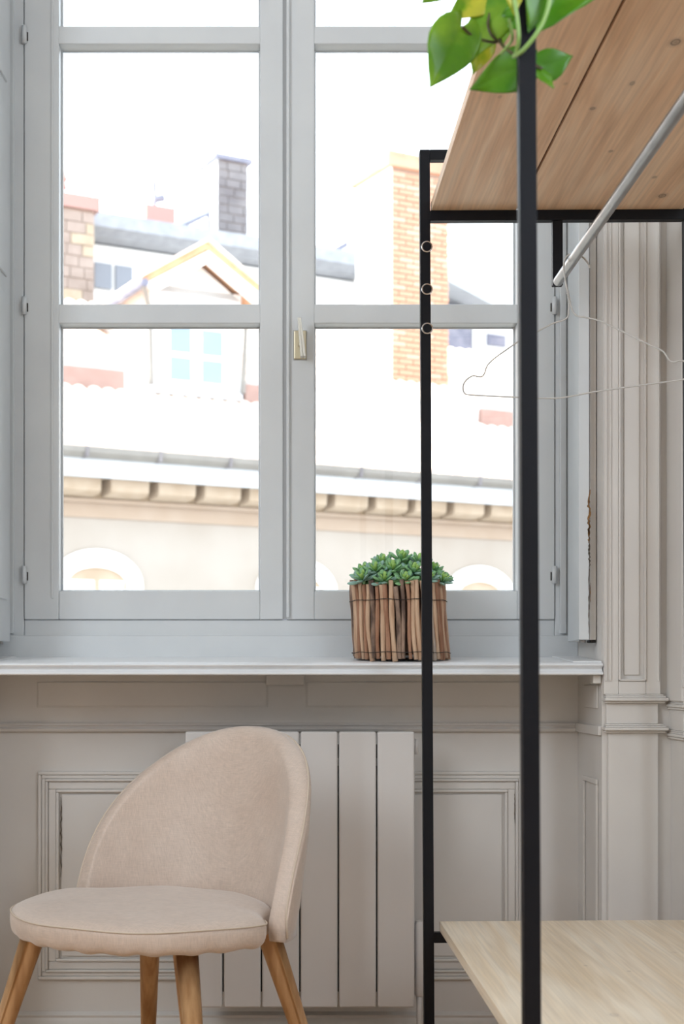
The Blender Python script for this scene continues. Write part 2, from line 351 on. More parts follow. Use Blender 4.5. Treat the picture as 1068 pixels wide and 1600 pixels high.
# ------------------------------------------------------------------ window sill
sz = lambda y: .8655 + (y-2.985)*.0645
q = MB()
q.prism_x([(3.36, sz(3.36)), (2.992, sz(2.992)), (2.984, .8640), (2.980, .8605), (2.982, .8580), (2.990, .8560), (2.9925, .8525), (2.990, .8485), (2.984, .8465),
           (2.9805, .8440), (2.981, .8410), (2.986, .8395), (3.10, .8395), (3.36, .8395)], -.659, .679)
sill = struct('trim_3', q, M['sill'], bevel=.0006)
# older paint patches raised a little at both ends, under the shutters
for a, b in ((-.659, -.600), (.618, .679)):
    MB().hexa([(a, 2.996, sz(2.996)), (b, 2.996, sz(2.996)), (b+(.006 if b < 0 else -.0), 3.225, sz(3.225)), (a, 3.225, sz(3.225)),
               (a, 2.998, sz(2.998)+.003), (b, 2.998, sz(2.998)+.003), (b, 3.225, sz(3.225)+.003), (a, 3.225, sz(3.225)+.003)]).build('sill_end_plate', M['sill'], sill, bevel=.001)
MB().box(wx(926, 3.0), .679, 3.0, 3.03, wz(1068, 3.0), .8400).build('sill_bracket', M['paint'], sill, bevel=.002)

# ------------------------------------------------------------------ window: fixed frame, two sashes
Yw = 3.24; YG = Yw + .044
win = empty('window_1', (0, Yw, 0)); win['kind'] = 'structure'
def wpart(mb, name, m, parent, **k):
    mb.v = [(a, b-Yw, c) for a, b, c in mb.v]; return mb.build(name, m, parent, **k)
X = lambda v: wx(v, Yw); Z = lambda v: wz(v, Yw)
zt_ = 3.60
rows = [(505, 923), (68, 475), (-369, 40), (-806, -397)]      # pane heights, bottom row first (picture rows)
ztop = Z(-806)
q = MB()
q.box(-.66, X(37), Yw+.004, Yw+.12, .87, zt_); q.box(X(867), .68, Yw+.004, Yw+.12, .87, zt_)
q.box(-.66, .68, Yw+.004, Yw+.12, ztop+.07, zt_)
q.box(X(37), X(867), Yw+.006, Yw+.12, .87, Z(968))
q.box(-.66, .68, Yw-.006, Yw+.05, .87, Z(993))
fr = wpart(q, 'outer_frame', M['frame'], win, bevel=.003)
for s_, (a, b) in enumerate(((15, 22), (874, 884))):
    wpart(MB().box(X(a), X(b), Yw-.006, Yw+.01, Z(990), zt_), 'edge_bead', M['frame'], fr, bevel=.002)

def sash(x0, x1, g0, g1, front):
    """x0..x1 outer edges, g0..g1 glass edges (picture columns)"""
    q = MB(); yb = Yw+.050
    q.box(X(x0), X(g0), front, yb, Z(967.9), ztop+.065); q.box(X(g1), X(x1), front, yb, Z(967.9), ztop+.065)
    q.box(X(g0), X(g1), front, yb, Z(967.9), Z(923)); q.box(X(g0), X(g1), front, yb, ztop, ztop+.065)
    s = wpart(q, 'sash', M['frame'], win, bevel=.0025)
    for i in range(3):
        wpart(MB().box(X(g0)-.001, X(g1)+.001, front+.001, yb, Z(rows[i][0]), Z(rows[i+1][1])), 'muntin', M['frame'], s, bevel=.0025)
    for (t, b) in rows:
        wpart(MB().box(X(g0)-.003, X(g1)+.003, YG, YG+.004, Z(b)-.003, Z(t)+.003), 'glass_pane', M['glass'], s)
        r_ = MB(); a_, b_, c_, d_ = X(g0), X(g1), Z(b), Z(t)
        for (p0, p1, r0, r1) in ((a_, b_, c_, c_+.004), (a_, a_+.004, c_, d_), (b_-.004, b_, c_, d_)):
            r_.box(p0, p1, YG-.007, YG, r0, r1)
        r_.box(a_, b_, YG-.003, YG, d_-.003, d_)
        wpart(r_, 'glazing_bead', M['frame'], s, bevel=.001)
    return s
s1 = sash(37.8, 442, 92, 406, Yw); s2 = sash(448, 866.2, 491, 808, Yw)
# slim bevel line beside each glass opening
for s_, a, b in ((s1, 80, 84), (s2, 816, 820)):
    wpart(MB().box(X(a), X(b), Yw-.0025, Yw+.002, Z(935), ztop+.03), 'stile_bead', M['frame'], s_, bevel=.001)
wpart(MB().box(X(441), X(449), Yw+.004, Yw+.03, Z(967), ztop+.06), 'meeting_rebate', M['gap'], s1)
wpart(MB().box(X(447.2), X(452), Yw-.008, Yw+.01, Z(965), ztop+.06), 'cover_strip', M['frame'], s2, bevel=.002)
# hinges (three in view on each side)
for s_, xc, dirn in ((s1, 38.5, 1), (s2, 865, -1)):
    for yc in (-380, 55, 478, 898):
        h = MB(); xx = X(xc)
        h.tube([(xx, Yw-.006, Z(yc+14)), (xx, Yw-.006, Z(yc-13))], .0058, 12)
        ho = wpart(h, 'hinge', M['frame'], s_, smooth=True)
    for yc in (-380, 55, 478, 898):
        wpart(MB().box(X(xc)+dirn*.0065-.0014, X(xc)+dirn*.0065+.0014, Yw-.0035, Yw+.001, Z(yc+9), Z(yc-4)), 'hinge_slot', M['dark'], s_, bevel=.0004)
# handle
hp = MB(); hx0, hx1 = X(458.5), X(478.5)
hp.box(hx0, hx1, Yw-.006, Yw, Z(562), Z(517))
hpo = wpart(hp, 'handle_plate', M['brass'], s2, bevel=.004, seg=3)
wpart(MB().box(hx0-.0012, hx1+.0012, Yw-.001, Yw+.001, Z(563), Z(516)), 'handle_plate_edge', M['gap'], s2, bevel=.002)
hh = MB()
for dx in (-.0032, .0032):
    hh.hexa([(X(473)+dx-.0028, Yw-.030, Z(561)), (X(473)+dx+.0028, Yw-.030, Z(561)), (X(473)+dx+.0028, Yw-.006, Z(561)), (X(473)+dx-.0028, Yw-.006, Z(561)),
             (X(467)+dx*.6-.0022, Yw-.042, Z(503)), (X(467)+dx*.6+.0022, Yw-.042, Z(503)), (X(467)+dx*.6+.0022, Yw-.032, Z(503)), (X(467)+dx*.6-.0022, Yw-.032, Z(503))])
wpart(hh, 'handle_lever', M['brass_light'], s2, bevel=.001)
wpart(MB().tube([(X(468), Yw-.022, Z(541)), (X(468), Yw-.004, Z(541))], .0045, 14), 'handle_spindle', M['brass'], s2, smooth=True)

# ------------------------------------------------------------------ folded shutters
def shutter(side):
    o = empty('folded_shutter', ((.66 if side > 0 else -.625), 3.12, wz(1000, 3.05)))
    ox, oy, oz = o.location
    def pt(mb, name, m, **k):
        mb.v = [(a-ox, b-oy, c-oz) for a, b, c in mb.v]; return mb.build(name, m, o, **k)
    zb_, zt2 = wz(1000, 3.05), 3.55
    if side > 0:
        la = MB(); la.hexa([(.6375, 3.03, zb_), (.6605, 3.03, zb_), (.6620, 3.205, zb_), (.6500, 3.205, zb_),
                            (.6375, 3.03, zt2), (.6605, 3.03, zt2), (.6620, 3.205, zt2), (.6500, 3.205, zt2)])
        A = pt(la, 'shutter_leaf', M['frame'], bevel=.002)
        B = pt(MB().box(.6640, .6785, 3.045, 3.205, zb_, zt2), 'shutter_leaf', M['paint'], bevel=.002)
        pt(MB().box(.6600, .6645, 3.06, 3.19, zb_+.01, zt2), 'fold_gap_hinge', M['gap'])
        q = MB(); q.add(*jag(.6595, 3.0300, wz(850, 3.03), wz(765, 3.03), .0062, 26, 3)); q.build('p', M['peel']).name = 'tmp'
        t = bpy.data.objects['tmp']; t.location = (-ox, -oy, -oz); t.parent = o; t.name = 'peeled_paint'
        for sd, (ya, yb2, w) in enumerate(((885, 815, .0050), (990, 885, .0022), (905, 850, .002), (940, 910, .002))):
            q = MB(); xx = (.6600, .6590, .6625, .6655)[sd]
            q.add(*jag(xx, 3.0300 if sd < 2 else 3.0445, wz(ya, 3.03), wz(yb2, 3.03), w, 24, 20+sd)); t = q.build('peeled_paint', (M['crack'], M['crack'], M['crack'], M['peel'])[sd], o); t.location = (-ox, -oy, -oz)
        pt(MB().tube([(.650, 3.05, zb_-.006), (.650, 3.05, zb_+.002)], .007, 10), 'pivot_pin', M['steel'])
        pt(MB().box(.666, .678, 3.046, 3.08, zb_-.006, zb_+.001), 'pivot_pin', M['dark'], bevel=.001)
        tag(o, 'white wooden shutter with peeling brown paint, folded at the right side of the window', 'shutter')
    else:
        la = MB(); la.hexa([(-.640, 3.03, zb_), (-.6130, 3.03, zb_), (-.6060, 3.205, zb_), (-.640, 3.205, zb_),
                            (-.640, 3.03, zt2), (-.6130, 3.03, zt2), (-.6060, 3.205, zt2), (-.640, 3.205, zt2)])
        A = pt(la, 'shutter_leaf', M['frame'], bevel=.002)
        for za, zb2 in ((wz(935, 3.1), wz(450, 3.1)), (wz(420, 3.1), wz(150, 3.1)), (wz(110, 3.1), 3.4)):
            pt(MB().hexa([(-.6125, 3.06, za), (-.6065, 3.06, za), (-.6030, 3.165, za), (-.610, 3.165, za),
                          (-.6125, 3.06, zb2), (-.6065, 3.06, zb2), (-.6030, 3.165, zb2), (-.610, 3.165, zb2)]), 'shutter_panel', M['frame'], bevel=.004)
        pt(MB().box(-.6570, -.6420, 3.04, 3.205, zb_, zt2), 'shutter_leaf', M['paint'], bevel=.002)
        pt(MB().tube([(-.622, 3.17, zb_-.006), (-.622, 3.17, zb_+.002)], .007, 10), 'pivot_pin', M['steel'])
        tag(o, 'white panelled shutter folded at the left side of the window', 'shutter')
shutter(1); shutter(-1)

# ------------------------------------------------------------------ radiator
Yr = 3.12
rad = empty('radiator', (0.045, Yr+.03, .10)); tag(rad, 'white radiator of six flat vertical bars on the panelling under the window', 'radiator')
ro = rad.location
def rp(mb, name, m, **k):
    mb.v = [(a-ro.x, b-ro.y, c-ro.z) for a, b, c in mb.v]; return mb.build(name, m, rad, **k)
zt2, zb2 = wz(1143, Yr), wz(1575, Yr); xa = wx(288, Yr); W_ = (wx(648.5, Yr)-xa)/6
first = None
for i in range(6):
    if first is None:
        first = rp(MB().box(-W_/2+.0014+xa+W_/2, W_/2-.0014+xa+W_/2, Yr, Yr+.022, zb2, zt2), 'radiator_bar', M['radiator'], bevel=.005, seg=3)
    else:
        c = first.copy(); COL.objects.link(c); c.location.x = i*W_
for z in (zb2+.03, zt2-.06):
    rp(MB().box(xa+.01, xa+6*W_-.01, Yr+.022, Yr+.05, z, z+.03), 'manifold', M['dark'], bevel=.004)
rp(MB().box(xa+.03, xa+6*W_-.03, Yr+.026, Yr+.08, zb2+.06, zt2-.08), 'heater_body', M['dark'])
for a in (.08, .38): rp(MB().box(xa+a, xa+a+.03, Yr+.05, YN, zt2-.20, zt2-.16), 'wall_bracket', M['radiator'])
rp(MB().tube([(wx(652, Yr), Yr+.03, wz(1180, Yr)), (wx(652, Yr), Yr+.03, wz(1156, Yr))], .006, 14), 'bleed_plug', M['radiator'], smooth=True)
v = MB(); vx = wx(657, Yr)
v.tube([(vx, Yr+.035, wz(1562, Yr)), (vx, Yr+.035, wz(1556, Yr)), (vx, Yr+.035, wz(1450, Yr)), (vx, Yr+.035, wz(1443, Yr))], [.008, .012, .012, .008], 20)
vo = rp(v, 'thermostat_valve', M['radiator'], smooth=True, bevel=.001)
rp(MB().tube([(vx-.012, Yr+.036, zb2+.05), (vx, Yr+.036, zb2+.05)], .007, 12).tube([(vx, Yr+.035, wz(1560, Yr)), (vx, Yr+.035, 0)], .006, 12), 'supply_pipe', M['radiator'], smooth=True)

# ------------------------------------------------------------------ garment rack
RX, RY = .55, 2.235
rack = empty('garment_rack', (RX + EYE*math.sin(R(.3)), RY, .0015)); rack.rotation_euler = (0, R(-.3), 0)
tag(rack, 'tall open garment rack of black square steel tube with pale wooden shelves', 'clothes rack')
def kp(mb, name, m, parent=rack, **k):
    mb.v = [(a-RX, b-RY, c) for a, b, c in mb.v]; return mb.build(name, m, parent, **k)
ZT = 1.874
for yf in (2.80, 1.65):
    for x0 in (.282, .802):
        kp(MB().box(x0, x0+.020, yf, yf+.02, 0, ZT), 'post', M['black'], bevel=.0012)
    for z0, z1 in ((ZT-.020, ZT), (1.734, 1.754), (.311, .331)):
        kp(MB().box(.302, .802, yf, yf+.02, z0, z1), 'rail', M['black'], bevel=.0012)
    kp(MB().box(.543, .563, yf+.002, yf+.018, 1.606, 1.734), 'rod_hanger_bar', M['black'], bevel=.0012)
rodp = kp(MB().tube([(.553, 1.668, 1.613), (.553, 2.801, 1.613)], .0098, 24), 'clothes_rod', M['steel'], smooth=False, bevel=.001)
for py_ in (384, 450.5, 512):
    z = wz(py_, 2.79)
    c = MB(); c.tube([(.2945, 2.801, z), (.2945, 2.795, z)], .0115, 24)
    co = kp(c, 'bolt_cap', M['chrome'], bevel=.0012)
    kp(MB().tube([(.2945, 2.796, z), (.2945, 2.7935, z)], .0088, 24), 'cap_insert', M['black'], parent=co, bevel=.001)
# knots as seen from below on the upper boards: (x, y, r, stretch, strength)
def kn(a, b, r, st, s, z=.924):
    Y = z*FPX/(1062-b); return (wx(a, Y)-RX, Y-RY, r, st, s)
ku = [kn(930, 171, .008, 1.3, .75), kn(958, 238, .007, 1.4, .6), kn(1026, 279, .007, 1.6, .6), kn(1038, 308, .014, 1.5, .75), kn(1060, 68, .014, 1.5, .8), kn(992, 132, .007, 2.0, .6),
      kn(888, 132, .006, 1.4, .35), kn(785, 152, .006, 1.6, .35)]
wood_u = wood_mat('knotty_oak_board', lin(234, 200, 166), lin(220, 182, 146), lin(240, 212, 182), ku, rough=.55)
sh = kp(MB().box(.320, .790, 1.660, 2.810, 1.7600, 1.7640), 'shelf', mat('dark_joint_wood', lin(96, 58, 36), rough=.8))
g = .4740
bp1 = kp(MB().box(.3045, g-.0022, 1.651, 2.819, 1.7542, 1.7740), 'plank', wood_u, parent=sh, bevel=.0012)
bp2 = kp(MB().box(g+.0022, .8, 1.651, 2.819, 1.7542, 1.7740), 'plank', wood_u, parent=sh, bevel=.0012)
# swirl of grain around a knot on the wider plank
def kl(a, b, r, st, s): 
    Y = .479*FPX/(b-1062); return (wx(a, Y)-RX, Y-RY, r, st, s)
wood_l = wood_mat('pale_pine_board', lin(238, 220, 194), lin(230, 208, 176), lin(244, 230, 208),
                  [kl(912, 1510, .006, 1.0, .45), kl(980, 1519, .006, 1.0, .5), kl(804, 1476, .004, .8, .4), kl(956, 1587, .012, 1.6, .3), kl(1050, 1490, .010, 1.2, .2)], rough=.32, kcol=(110, 90, 75))
kp(MB().box(.3150, .7990, 1.651, 2.819, .3310, .3510), 'shelf', wood_l, bevel=.0012)['label'] = 'lower shelf of pale pine'
sh['label'] = 'upper shelf of two knotty oak planks'

# ------------------------------------------------------------------ wire hanger on the rod
th = R(33); H0 = Vector((.5420, 2.66, 0)); hd = Vector((math.cos(th), -math.sin(th), 0)); hn = Vector((math.sin(th), math.cos(th), 0))
def HP(a, b):
    d = Vector(((a-436)/FPX, 1, (1062-b)/FPX)); t = H0.dot(hn)/d.dot(hn); return Vector((0, 0, EYE)) + d*t
hg = empty('wire_hanger', HP(889, 480)); tag(hg, 'thin white wire coat hanger hooked on the steel rod of the rack', 'hanger')
def hpart(mb, name):
    mb.v = [tuple(Vector(v_)-hg.location) for v_ in mb.v]; return mb.build(name, M['wire'], hg, smooth=True)
hook = [HP(*p) for p in ((921, 419), (917, 410), (910, 402), (900, 397), (891, 397), (884, 402), (880.5, 412), (880.5, 424), (883, 440), (886.5, 456), (889, 470))]
hpart(MB().tube(smooth_path(hook), .0016, 8), 'hook')
tw = MB()
for ph in (0, math.pi):
    pts = []
    for i in range(30):
        t = i/29; c = HP(886, 455)*(1-t) + HP(889.5, 473)*t; pts.append(c + (hd*math.cos(t*20+ph)+hn*math.sin(t*20+ph))*.0016)
    tw.tube(pts, .0013, 6)
hpart(tw, 'twisted_neck')
body = [(889, 472), (888, 484), (887, 494), (880, 500), (864, 505), (848, 513), (830, 523), (812, 532), (790, 547), (772, 560), (761, 571), (757, 582), (753, 588), (746, 588.5), (739, 587), (730, 592),
        (724, 600), (723, 609), (726, 615), (734, 617), (770, 619), (815, 621), (850, 622), (880, 621), (930, 612), (1000, 602), (1060, 594), (1078, 589), (1085, 582), (1082, 573), (1072, 566), (1062, 563),
        (1052, 566), (1044, 562), (1038, 552), (1030, 546), (1000, 532), (960, 512), (935, 501), (915, 496), (902, 494), (896, 489), (892, 480), (890, 472)]
hpart(MB().tube(smooth_path([HP(*p) for p in body], 4), .0015, 8), 'shoulder_wire')

# ------------------------------------------------------------------ upholstered chair
CX, CY = -.230, 2.65
chair = empty('upholstered_chair', (CX, CY, 0), R(-40))
tag(chair, 'beige linen chair with rounded back and splayed oak legs in front of the radiator', 'chair')
sm = lambda a, b, x: (lambda t: t*t*(3-2*t))(min(max((x-a)/(b-a), 0), 1))
def seat_r(phi):       # phi degrees from the back direction
    a = abs(((phi+180) % 360)-180)
    el = lambda p, q_: 1/math.sqrt((math.sin(R(a))/p)**2 + (math.cos(R(a))/q_)**2)
    return el(.230, .198)*(1-sm(78, 92, a)) + el(.275, .262)*sm(78, 92, a)
q = MB(); n = 96
prof = [(0, .428), (.35, .4270), (.65, .4245), (.84, .4205), (.93, .4160), (.975, .4100), (.997, .4030), (1.0, .394), (.998, .382), (.985, .371), (.955, .364), (.90, .361), (.5, .361), (0, .361)]
vv = []; 
for j, (k, z) in enumerate(prof):
    for i in range(n):
        ph = 2*math.pi*i/n; a = math.degrees(ph); r = seat_r(a)*k
        puck = (.0028*math.sin(ph*26)+.0018*math.sin(ph*41+1)) if 8 <= j <= 11 else 0
        vv.append((r*math.sin(ph), r*math.cos(ph)*1.0, z+puck + (.0012*math.sin(ph*7) if 3 <= j <= 7 else 0)))
fs = [(j*n+i, j*n+(i+1) % n, (j+1)*n+(i+1) % n, (j+1)*n+i) for j in range(len(prof)-1) for i in range(n)]
q.add(vv, fs)
seat = q.build('seat', M['linen'], chair, smooth=True, subsurf=1)
bm = bmesh.new(); bm.from_mesh(seat.data); bmesh.ops.remove_doubles(bm, verts=bm.verts, dist=1e-5); bmesh.ops.recalc_face_normals(bm, faces=bm.faces); bm.to_mesh(seat.data); bm.free()
pts = []
for i in range(0, 121):
    a = 84 + (276-84)*i/120; r = seat_r(a)*.993; pts.append((r*math.sin(R(a)), r*math.cos(R(a)), .4055+.0012*math.sin(R(a)*7)))
MB().tube(pts, .0017, 6).build('piping', M['piping'], seat, smooth=True)
MB().lathe([(.02, .3585), (.19, .3585), (.2, .3635)], (0, 0, 0), 48).build('underside_cloth', M['cloth_black'], chair)

AM = 80.0
def back_top(a): return .392 + .345*max(1-(abs(a)/AM)**2.2, 0)**.45
def back_pt(a, z, off):           # off: 0 = outer face, positive towards the sitter
    lean = .20*max(z-.40, 0)
    sh_ = 1 - .05*max(z-.55, 0)/.2
    r = sh_/math.sqrt((math.sin(R(a))/.284)**2 + (math.cos(R(a))/.238)**2) - off
    return Vector((r*math.sin(R(a)), r*1.0*math.cos(R(a)) + lean, z))
NA = 80; rows_ = []
for i in range(NA+1):
    a = AM*math.sin(math.pi/2*(-1+2*i/NA)) * .998
    top = back_top(a); bot = .365; T = .046 - .010*(abs(a)/AM)**4
    h = top-bot; rr = min(T/2, h/2)
    ring_ = []
    ins = .006 if abs(a) < 70 else .0
    for k in range(11):                                     # inner face, bottom to top
        t = k/10; z = bot + (h-rr)*t
        bulge = .010*math.sin(math.pi*min(max(t*.9+.1, 0), 1))*math.cos(R(a)*.9)
        ring_.append(back_pt(a, z, T+bulge))
    for k in range(1, 8):                                   # over the top edge
        g_ = math.pi*k/8; ring_.append(back_pt(a, top-rr+rr*math.sin(g_), T/2+T/2*math.cos(g_)))
    for k in range(10, -1, -1):
        t = k/10; z = bot + (h-rr)*t; ring_.append(back_pt(a, z, 0.0 if t > .1 else .004))
    rows_.append(ring_)
q = MB(); m = len(rows_[0]); q.add([p for r_ in rows_ for p in r_], [(i*m+k, i*m+(k+1) % m, (i+1)*m+(k+1) % m, (i+1)*m+k) for i in range(NA) for k in range(m)] + [tuple(range(m)), tuple(range(NA*m+m-1, NA*m-1, -1))])
backrest = q.build('backrest', M['linen'], chair, smooth=True)
pts = [rows_[i][11+5] + Vector((0, 0, .0008)) for i in range(0, NA+1)]
pts = [rows_[0][-3]] + pts + [rows_[-1][-3]]
MB().tube(pts, .0020, 6).build('piping', M['piping'], backrest, smooth=True)
for a_, r_ in ((120, .200), (-134, .228), (47, .212), (-48, .205)):
    d = Vector((math.sin(R(a_)), math.cos(R(a_)), 0)); t0 = d*r_*.98; b0 = d*(r_*.98+.118)
    MB().tube([(t0.x, t0.y, .368), (t0.x*.995, t0.y*.995, .366), (b0.x, b0.y, .002), (b0.x, b0.y, 0)], [.0225, .0225, .0125, .0120], 24).build('leg', M['oak'], chair, smooth=True)

# ------------------------------------------------------------------ succulent planter on the sill
PX, PY = wx(623, 3.11), 3.112
PZ = sz(3.03)-.002
pl = empty('succulent_planter', (PX, PY, PZ)); tag(pl, 'round planter of upright twigs filled with green succulent rosettes on the window sill', 'potted plant')
bark = [mat('bark_tan', lin(186, 150, 122), lin(214, 184, 156), rough=.85, scale=12, stretch=(8, 8, 1.2), bump=.5, bscale=30),
        mat('bark_brown', lin(150, 108, 84), lin(180, 138, 112), rough=.85, scale=12, stretch=(8, 8, 1.2), bump=.5, bscale=30),
        mat('bark_dark', lin(90, 72, 64), lin(164, 138, 120), rough=.9, scale=22, stretch=(3, 3, 1.0), bump=.6, bscale=30),
        mat('bark_grey', lin(168, 154, 142), lin(200, 184, 168), rough=.9, scale=16, stretch=(6, 6, 1.2), bump=.5, bscale=30)]
for mm in bark:      # object space varies per stick through world position
    pass
NS = 56; Rp = .1005; Hs = .170; rnd = random.Random(11)
tilt_pt = lambda ang, z: Vector(((Rp-.0015*z/Hs)*math.cos(ang) - .010*(z/Hs) + .006, (Rp)*math.sin(ang)*.98, z))
for i in range(NS):
    ang = 2*math.pi*(i+rnd.uniform(-.16, .16))/NS; r = rnd.uniform(.0042, .0064); ph = rnd.uniform(0, 6); am = rnd.uniform(.0004, .0022)
    zf = (sz(PY + Rp*math.sin(ang)) - PZ); zlo = zf + rnd.uniform(0, .008); zhi = Hs + zf + rnd.uniform(-.010, .006)
    pts = []; rs = []; lean = rnd.uniform(-.018, .018)
    for k in range(8):
        t = k/7; z = zlo+(zhi-zlo)*t; p = tilt_pt(ang + lean*(t-.5)*2 + am*16*math.sin(ph+t*5), z); p.x += math.cos(ang)*am*math.sin(ph*2+t*7); pts.append(p)
        rs.append(r*(1+.12*math.sin(ph+t*9)+rnd.uniform(-.06, .06)))
    st = MB().tube(pts, rs, 7).build('stick', bark[rnd.choice((0, 0, 0, 1, 1, 2, 2, 3))], pl, smooth=True)
for z in (.022, .134):
    pts = []
    for k in range(73):
        a_ = 2*math.pi*k/72; p = tilt_pt(a_, z+.001*math.sin(a_*9)); d = Vector((math.cos(a_), math.sin(a_), 0)); pts.append(p+d*.0072)
    MB().tube(pts, .0008, 5).build('binding_wire', M['dark'], pl)
MB().lathe([(.060, .022), (.084, .024), (.090, .164), (.090, .170), (.02, .172)], (0, 0, 0), 32).build('inner_pot', mat('brown_plastic_pot', lin(92, 72, 60), rough=.8), pl, smooth=False)
MB().lathe([(.092, .165), (.088, .176), (.066, .192), (.036, .200), (.01, .203)], (0, 0, 0), 24).build('moss_fill', mat('dark_moss', lin(60, 96, 58), lin(96, 136, 84), rough=.95, scale=80, bump=.8, bscale=120), pl, smooth=True)
suc = [leaf_mat('succulent_mid', lin(126, 184, 132), lin(168, 214, 156), .45, 60, .15), leaf_mat('succulent_blue', lin(128, 176, 162), lin(176, 208, 194), .45, 60, .12),
       leaf_mat('succulent_lime', lin(166, 214, 108), lin(200, 232, 146), .4, 60, .2)]
def succ_leaf(m):
    q = MB(); L_ = [(0, .18, .5), (.25, .42, .9), (.5, .78, 1), (.75, 1.0, .95), (.9, .8, .7), (1.0, .12, .2)]
    vs_ = []; k = 8
    for t, w, h in L_:
        for j in range(k):
            a_ = 2*math.pi*j/k; vs_.append((w*.20*math.cos(a_), t, h*.09*math.sin(a_) + .10*t*t))
    q.add(vs_, [(i*k+j, i*k+(j+1) % k, (i+1)*k+(j+1) % k, (i+1)*k+j) for i in range(5) for j in range(k)] + [tuple(range(k)), tuple(range(6*k-1, 5*k-1, -1))])
    me = q.mesh('leaf', m); me.polygons.foreach_set('use_smooth', [True]*len(me.polygons)); return me
sl = [succ_leaf(m) for m in suc]
core_me = MB().lathe([(.003, -.03), (.004, 0), (.0035, .006), (.001, .009)], (0, 0, 0), 8).mesh('rosette', suc[0])
ros = [(-.078, -.052, .168, .033), (-.036, -.072, .164, .031), (.006, -.078, .164, .030), (-.052, -.045, .186, .032), (-.018, -.050, .188, .034), (.026, -.056, .184, .032), (.056, -.058, .168, .030), (.086, -.034, .166, .030),
       (-.072, -.010, .186, .032), (-.034, -.012, .204, .033), (.004, -.018, .212, .034), (.040, -.020, .206, .032), (.070, -.004, .190, .030),
       (-.030, .034, .196, .032), (.018, .036, .202, .032), (.064, .044, .184, .030), (-.070, .050, .176, .028), (.092, .010, .172, .028)]
for j, (x, y, z, rad_) in enumerate(ros):
    c = link('rosette', core_me, pl); nrm = Vector((x*5, y*5-.35, 1)).normalized()
    c.location = (x*1.02, y, z+.006); c.rotation_euler = nrm.to_track_quat('Z', 'Y').to_euler()
    nl = 16; mi = j % 2
    for i in range(nl):
        ring_ = i/nl; az = i*2.39996; el = 8 + 68*ring_**1.1; s_ = rad_*1.15*(1.02-.50*ring_)
        lf = link('leaf', sl[2 if ring_ > .72 else (1 if (ring_ < .35 and mi) or j in (0, 6) and ring_ < .5 else 0)], c)
        lf.location = (0, 0, .002+.004*ring_); lf.rotation_euler = (R(el), 0, az); lf.scale = (s_, s_, s_)

# ------------------------------------------------------------------ trailing pothos hanging over the rack
po = empty('trailing_pothos', (.395, 1.90, 1.7755)); tag(po, 'trailing pothos with green and yellow heart leaves hanging over the rack post', 'potted plant')
def pp(mb, name, m, **k):
    l0 = po.location; mb.v = [(a-l0.x, b-l0.y, c-l0.z) for a, b, c in mb.v]; return mb.build(name, m, po, **k)
pp(MB().lathe([(.045, 0), (.05, .004), (.068, .11), (.070, .115), (.062, .115), (.058, .10), (.01, .10)], (.395, 1.90, 1.7755), 32), 'pot', mat('white_ceramic_pot', lin(225, 222, 215), rough=.3), smooth=False)
def var_leaf_mat(name, base, patch, sc, lo, hi, trans):
    m_ = leaf_mat(name, base, patch, .3, sc, trans); rp_ = [n_ for n_ in m_.node_tree.nodes if n_.type == 'VALTORGB'][0]
    rp_.color_ramp.elements[0].position = lo; rp_.color_ramp.elements[1].position = hi; return m_
LG = var_leaf_mat('pothos_green', lin(104, 162, 34), lin(152, 194, 54), 16, .45, .62, .45)
LY = var_leaf_mat('pothos_yellow', lin(140, 186, 40), lin(216, 214, 76), 22, .40, .52, .5)
LD = var_leaf_mat('pothos_deep', lin(78, 138, 24), lin(114, 168, 38), 14, .45, .65, .35)
VL = mat('vine_pale', lin(128, 164, 84), lin(150, 182, 110), rough=.4, scale=20)
VD = mat('vine_dark', lin(60, 52, 30), lin(84, 78, 40), rough=.5, scale=20)
def leaf(base, tip, w, Y, m_, tilt=0.0, droop=.12, fold=.18, dy=0.0, label=None):
    b = P(base[0], base[1], Y); t = P(tip[0], tip[1], Y+dy); ax = (t-b); L_ = ax.length; ax.normalize()
    fr_ = Vector((0, -1, 0)); sd = ax.cross(fr_).normalized(); nr = sd.cross(ax).normalized()
    sd2 = sd*math.cos(tilt)+nr*math.sin(tilt); nr2 = nr*math.cos(tilt)-sd*math.sin(tilt); W = w/FPX*Y/2
    tab = [(0, .50), (.05, .76), (.12, .92), (.22, 1.0), (.35, .98), (.5, .84), (.65, .62), (.8, .36), (.9, .18), (.96, .08), (1, .005)]
    vs_ = []; K = 8
    for tt, ww in tab:
        for j in range(-K, K+1):
            s_ = j/K; y = L_*(tt*1.0 - .20*(1-tt)**4*math.sin(math.pi*min(abs(s_)*1.02, 1)*.72))
            u = abs(s_); rip = .03*math.sin(tt*9+s_*3)*u
            p = b + ax*y + sd2*(s_*W*ww) + nr2*(L_*(-droop*(tt-.3)**2*1.6 + rip) - W*fold*(1-u)*ww + W*.10*ww*u*u*-1.0)
            vs_.append(p)
    n_ = 2*K+1; r_ = len(tab)
    q = MB(); q.add(vs_, [(i*n_+j, i*n_+j+1, (i+1)*n_+j+1, (i+1)*n_+j) for i in range(r_-1) for j in range(n_-1)])
    o = pp(q, 'leaf', m_, smooth=True); sol = o.modifiers.new('thickness', 'SOLIDIFY'); sol.thickness = .0006
    if label: o['label'] = label
    return o
leaf((722, 40), (674, 133), 84, 1.72, LG, .12, label='large plain green heart leaf')
leaf((792, 0), (712, 100), 70, 1.745, LG, -.25, dy=.02)
leaf((768, -16), (699, 26), 56, 1.755, LY, .1, label='lime yellow leaf')
leaf((758, 55), (741, 114), 46, 1.785, LY, .25, label='yellow leaf hanging behind')
leaf((826, 98), (736, 139), 66, 1.73, LD, .30)
leaf((845, 106), (896, 86), 50, 1.715, LD, -.2)
